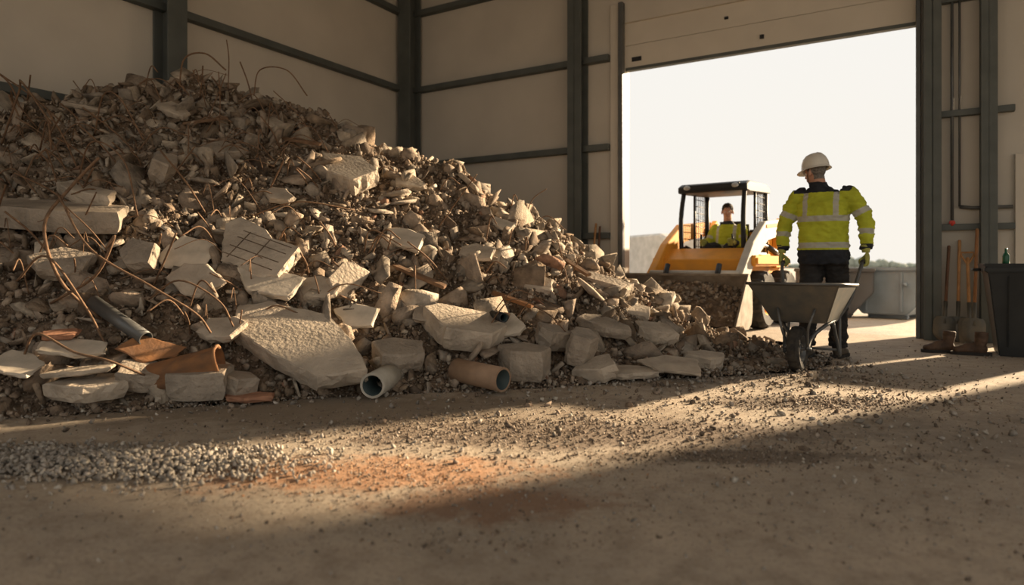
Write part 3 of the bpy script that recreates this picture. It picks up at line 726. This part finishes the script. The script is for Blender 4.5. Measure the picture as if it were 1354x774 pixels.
box('seat_base',(0,-.22,.92),(.5,.46,.14),M['black'],ld,bev=.04);box('seat_back',(0,-.46,1.22),(.48,.12,.55),M['black'],ld,rot=(-.1,0,0),bev=.05)
box('joystick_console',(.34,-.02,1.02),(.10,.4,.10),M['black'],ld,bev=.02);box('joystick_console_b',(-.34,-.02,1.02),(.10,.4,.10),M['black'],ld,bev=.02)
pobj('levers',[tube([(s*.235,.24,1.0),(s*.223,.265,1.28)],.014,8) for s in(-1,1)],M['black'],ld)
for s in(-1,1):
    n='arm_%s'%('right' if s>0 else 'left')
    extr('lift_'+n,[(-1.12,1.42),(-1.02,1.54),(.15,1.44),(.70,1.14),(1.28,.62),(1.36,.34),(1.22,.28),(1.10,.52),(.58,.94),(.05,1.20),(-1.05,1.33)],s*.60-.05,s*.60+.05,M['armgrey'] if s<0 else M['orange'],ld,.01)
    extr('rear_tower_%d'%(s>0),[(-1.2,.8),(-1.22,1.45),(-1.05,1.56),(-.88,1.45),(-.75,.8)],s*.50-.04,s*.50+.04,M['orange'],ld,.01)
    pobj('lift_cylinder_%d'%(s>0),[tube([(s*.60,-.9,.95),(s*.60,-.1,1.10)],.04,12)],M['black'],ld)
    pobj('lift_rod_%d'%(s>0),[tube([(s*.60,-.1,1.10),(s*.60,.45,1.14)],.022,12)],M['chrome'],ld)
    pobj('tilt_cylinder_%d'%(s>0),[tube([(s*.35,1.12,.85),(s*.35,1.28,.60)],.035,12),tube([(s*.35,1.28,.60),(s*.35,1.36,.45)],.02,12)],M['black'],ld)
    box('arm_stripe_%d'%(s>0),(s*.655,-.3,1.41),(.012,.9,.05),M['orange'],ld,rot=(-.08,0,0))
pobj('cross_tube',[tube([(-.6,1.12,.72),(.6,1.12,.72)],.055,14)],M['armgrey'],ld)
box('quick_attach',(0,1.36,.40),(1.0,.07,.42),M['black'],ld)
bp=[(2.02,.09),(1.55,.08),(1.44,.14),(1.39,.28),(1.41,.55),(1.50,.72)]
out=bp+[(y+.022 if i>1 else y,z+.02) for i,(y,z) in list(enumerate(bp))[::-1]]
extr('bucket_pan',out,-.84,.84,M['bucket'],ld,.0)
for s in(-1,1):
    extr('bucket_side_%d'%(s>0),bp+[(1.56,.73),(2.02,.13)],s*.84-.012,s*.84+.012,M['bucket'],ld,.003)
box('cutting_edge',(0,2.03,.09),(1.70,.10,.025),M['armgrey'],ld);box('bucket_lip',(0,1.505,.725),(1.70,.05,.03),M['bucket'],ld)
V=[];F=[];nn=34;mm=14
for j in range(mm):
    for i in range(nn):
        x=-.81+1.62*i/(nn-1);y=1.42+.56*j/(mm-1);k=j/(mm-1)
        z=.14+.50*(1-k)**.8*(1-abs(x)**3*.6)+.05*noise.noise(Vector((x*5,y*6,2)))+.02*noise.noise(Vector((x*16,y*16,2)))
        V.append((x,y,max(z,.10)))
for j in range(mm-1):
    for i in range(nn-1): F.append((j*nn+i,j*nn+i+1,(j+1)*nn+i+1,(j+1)*nn+i))
pobj('spoil_load',[(V,F)],M['dirt'],ld,smooth=False)
n=1300;x=rng.uniform(-.78,.78,n);k=rng.random(n);y=1.44+.5*k;z=.14+.50*(1-k)**.8*(1-np.abs(x)**3*.6)+.01
scatter('spoil_stones',T_ch,np.stack([x,y,z],-1),.012+.045*rng.random(n)**2,cols(n,np.array(pr_m)/sum(pr_m)),M['chunk'],ld)
# operator
op=empty('loader_operator',LOC,LA)
aL=[(-.14,-.24,1.39),(-.205,-.23,1.36),(-.25,-.08,1.15),(-.215,.15,1.16)];aR=[(.14,-.24,1.39),(.205,-.23,1.36),(.25,-.08,1.15),(.215,.15,1.16)]
tor=rings([(0,-.2,.97,.19,.15),(0,-.21,1.05,.19,.145),(0,-.22,1.15,.19,.135),(0,-.235,1.27,.205,.135),(0,-.24,1.36,.195,.12),(0,-.24,1.42,.13,.09),(0,-.235,1.46,.075,.07),(0,-.23,1.49,.066,.066)])
parts=[tor]+[tube(a,[.072,.072,.056,.042],14,5) for a in(aL,aR)]
parts+=[tube([(s*.09,-.2,1.06),(s*.13,.05,1.08),(s*.15,.27,1.04),(s*.15,.36,.85),(s*.15,.42,.62)],[.1,.092,.07,.062,.058],14,5) for s in(-1,1)]
def mfo(p):
    for a in(aL,aR):
        dd,t=segd(p,a)
        if abs(p.x)>.19 and dd<.1 and t>.05: return 1 if .2<t<.25 else (0 if t<.5 else 2)
    if p.y>-.03 and p.z<1.2 and abs(p.x)<.24: return 3
    if p.z<1.03: return 3
    if 1.09<p.z<1.14: return 1
    if .1<abs(p.x)<.145 and p.z>1.14: return 1
    if p.z>1.44: return 2
    return 0
remesh('body',parts,.011,HV,op,4,mfo,wrinkle=.008,wscale=.07)
head(op,(0,-.20,1.62),14,-4,M['hair'],False)
glove(op,'glove_left',(-.215,.18,1.16),-1,(PI/2,0,0));glove(op,'glove_right',(.215,.18,1.16),1,(PI/2,0,0))
boot(op,'boot_left',-.15,.42,M['bootdk'],loc=(-.15,.42,.50));boot(op,'boot_right',.15,.42,M['bootdk'],loc=(.15,.42,.50))
box('cab_floor',(0,.3,.47),(.8,.7,.05),M['black'],ld)

# ------------------------------------------------------------------ right-hand objects
bn=empty('waste_bin',(4.86,6.22,0),RZ)
bm=bmesh.new()
def r4(w,dp,z): return [bm.verts.new(p) for p in ((-w,-dp,z),(w,-dp,z),(w,dp,z),(-w,dp,z))]
L_=[r4(.27,.22,0.0),r4(.36,.30,.78),r4(.39,.33,.78),r4(.39,.33,.83),r4(.345,.285,.83),r4(.25,.20,.03)]
for a,b in zip(L_,L_[1:]):
    for k in range(4): bm.faces.new((a[k],a[(k+1)%4],b[(k+1)%4],b[k]))
bm.faces.new(L_[0]);bm.faces.new(L_[-1])
bmesh.ops.bevel(bm,geom=bm.edges[:],offset=.01,segments=2,affect='EDGES')
bm_obj(bm,'tub',M['bin'],parent=bn)
for k in(-.2,0,.2): box('rib_%d'%int(k*10+5),(k,-.268,.42),(.02,.03,.66),M['bin'],bn,rot=(.10,0,0))
box('lid',(0,.0,.845),(.80,.68,.03),M['bin'],bn,bev=.012)
pobj('handle',[tube([(-.40,-.12,.80),(-.45,-.12,.80),(-.45,.12,.80),(-.40,.12,.80)],.014,8)],M['bin'],bn)
bt=empty('green_bottle',(4.66,6.28,.86));bt.scale=(.8,.8,.7)
V=[];F=[];n=20;pr=[(0,0),(.034,0),(.036,.01),(.036,.10),(.03,.125),(.014,.15),(.012,.19),(.015,.195),(.015,.205),(0,.205)]
for r,z in pr:
    for j in range(n): V.append((r*math.cos(2*PI*j/n),r*math.sin(2*PI*j/n),z))
for k in range(len(pr)-1):
    for j in range(n): F.append((k*n+j,k*n+(j+1)%n,(k+1)*n+(j+1)%n,(k+1)*n+j))
pobj('glass_body',[(V,F)],M['green'],bt)
boot(None,'work_boot',0,0,M['boot'],shaft=.17,yaw=78,loc=(4.20,6.42,0));boot(None,'work_boot',0,0,M['boot'],shaft=.18,yaw=60,loc=(4.37,6.22,0))
def shovel(name,a,b,z0,ta,tb,L,mw,kind='round'):
    base=B(a,b,z0);top=B(ta,tb,z0);dd=(top-base);dd.z=math.sqrt(max(.01,L*L-dd.length_squared));dr=dd.normalized()
    e=empty(name,base);q=Vector((0,0,1)).rotation_difference(dr);rz=Matrix.Rotation(RZ,3,'Z')
    e.rotation_mode='QUATERNION';e.rotation_quaternion=q@rz.to_quaternion()
    V=[];F=[];nx_,nz_=9,12;w0=.105;hh=.28
    for side in(0,1):
        for k in range(nz_):
            t=k/(nz_-1);w=w0*(min(1,(t*3.2)**.5) if kind=='round' else (.92+.08*t))*(1 if t<.85 else lerp(1,.75,(t-.85)/.15))
            for i in range(nx_):
                u=-1+2*i/(nx_-1);V.append((w*u,-.025*(1-u*u)*1.0+.02*(1-t)-side*.004+.012*abs(u)**3,hh*t))
    o=nx_*nz_
    for s in(0,1):
        for k in range(nz_-1):
            for i in range(nx_-1): F.append((s*o+k*nx_+i,s*o+k*nx_+i+1,s*o+(k+1)*nx_+i+1,s*o+(k+1)*nx_+i))
    pobj('blade',[(V,F)],M['barrow'],e,smooth=True)
    pobj('socket',[tube([(0,-.02,.2),(0,-.005,.30),(0,0,.45)],[.014,.019,.021],12)],M['barrow'],e)
    pobj('shaft',[tube([(0,0,.42),(0,0,L-.05)],.0165,12,round_end=True)],mw,e)
    if kind!='round': pobj('d_grip',[tube([(0,0,L-.12),(-.055,0,L-.02),(-.055,0,L+.02),(.055,0,L+.02),(.055,0,L-.02),(0,0,L-.12)],.011,8)],mw,e)
shovel('shovel',.24,-.30,.0,.30,-.10,1.12,M['wooddk'])
shovel('shovel',.37,-.26,.0,.40,-.06,1.18,M['wood'])
shovel('shovel',.48,-.36,.0,.47,-.1,1.0,M['wood'],'square')
shovel('shovel',.50,-.48,.0,.55,-.24,1.30,M['rust'])
shovel('shovel',-4.03,-.32,.0,-3.98,-.13,1.5,M['wood']);shovel('shovel',-3.93,-.30,.0,-3.92,-.13,1.45,M['wooddk'])
box('storage_crate',B(-4.6,-.35,.65),(.28,.3,1.3),M['door'],rot=(0,0,RZ),bev=.01)

# ------------------------------------------------------------------ yard
def skip(name,loc,rz,m,L=1.5,w=.95,h=.78):
    e=empty(name,loc,rz);t=.03
    pf=[(-L*.24,.08),(L*.24,.08),(L*.5,h*.55),(L*.5,h),(-L*.5,h),(-L*.5,h*.55)]
    for s in(-1,1): extr('side_%d'%(s>0),pf,s*w/2-t/2,s*w/2+t/2,m,e,.004)
    def plate(n,p,q):
        p=Vector(p);q=Vector(q);c=(p+q)/2;Ln=(q-p).length;box(n,(0,c.x,c.y),(w,Ln,t),m,e,rot=(math.atan2(q.y-p.y,q.x-p.x),0,0),bev=.004)
    plate('base',pf[0],pf[1]);plate('slope_front',pf[1],pf[2]);plate('end_front',pf[2],pf[3]);plate('slope_rear',pf[5],pf[0]);plate('end_rear',pf[4],pf[5])
    for s in(-1,1):
        box('rim_%d'%(s>0),(s*(w/2+.02),0,h),(.06,L+.06,.05),m,e);
        for k in(-.2,.2): box('rib_%d_%d'%(s>0,int(k*5+1)),(s*(w/2+.02),k*L,h*.55),(.03,.04,h*.8),m,e)
        box('rim_end_%d'%(s>0),(0,s*(L/2+.01),h),(w+.08,.05,.05),m,e)
        pobj('lug_%d'%(s>0),[tube([(s*(w/2),.25*L,h*.7),(s*(w/2+.08),.25*L,h*.7)],.03,10),tube([(s*(w/2),-.25*L,h*.7),(s*(w/2+.08),-.25*L,h*.7)],.03,10)],m,e)
        box('skid_%d'%(s>0),(s*w*.3,0,.04),(.08,L*.45,.08),m,e)
    return e
skip('skip_container',(6.15,10.7,0),math.radians(40),M['skip'],1.3,.85,.78)
skip('skip_container',(5.35,11.0,0),math.radians(60),M['skipdk'],1.1,.85,.76)
vn=empty('panel_van',(3.35,17.0,0),math.radians(20))
extr('van_body',[(-2.2,.3),(-2.2,1.45),(-2.0,1.55),(.9,1.55),(1.4,1.05),(2.1,.9),(2.2,.35)],-.8,.8,M['white'],vn,.05)
box('van_stripe',(0,-2.21,.7),(1.2,.03,.35),M['red'],vn);box('van_windows',(0,.95,1.25),(1.4,.5,.3),M['glass'],vn,rot=(-.75,0,0))
for s in(-1,1):
    for y in(-1.4,1.4): wheel(vn,'wheel_%d_%d'%(s>0,y>0),(s*.75,y,.3),.3,.2,.55)
tp=[]
for i in range(200):
    x=20+i*.9+random.uniform(-.4,.4);hh=random.uniform(1.0,1.7)*(1+.4*math.sin(i*.2))
    tp.append(ell((x,165+random.uniform(-3,3),hh*.45),(random.uniform(1,2.2),1.2,hh),8))
pobj('tree_line',tp,M['tree'],smooth=False)

# ------------------------------------------------------------------ light
w=bpy.data.worlds.new('sky');bpy.context.scene.world=w;w.use_nodes=True;nt=w.node_tree
bg=nt.nodes['Background'];tc=_n(nt,'ShaderNodeTexCoord');sp=_n(nt,'ShaderNodeSeparateXYZ');nt.links.new(tc.outputs['Generated'],sp.inputs[0])
rp=_n(nt,'ShaderNodeValToRGB');nt.links.new(sp.outputs['Z'],rp.inputs[0])
rp.color_ramp.elements[0].position=0;rp.color_ramp.elements[0].color=(.92,.87,.785,1)
rp.color_ramp.elements[1].position=.6;rp.color_ramp.elements[1].color=(.87,.87,.86,1)
nt.links.new(rp.outputs[0],bg.inputs[0]);bg.inputs[1].default_value=1.05
sl=bpy.data.lights.new('sun','SUN');sl.energy=18;sl.angle=math.radians(2.0);sl.color=(1,.77,.51)
so=bpy.data.objects.new('sun',sl);COL.objects.link(so)
el=math.radians(18);h_=Vector((.86,.51,0)).normalized();ds=Vector((h_.x*math.cos(el),h_.y*math.cos(el),math.sin(el)))
so.rotation_euler=ds.to_track_quat('Z','Y').to_euler();so.location=(20,14,8)
vs_=bpy.context.scene.view_settings;vs_.view_transform='Standard';vs_.look='None';vs_.exposure=0
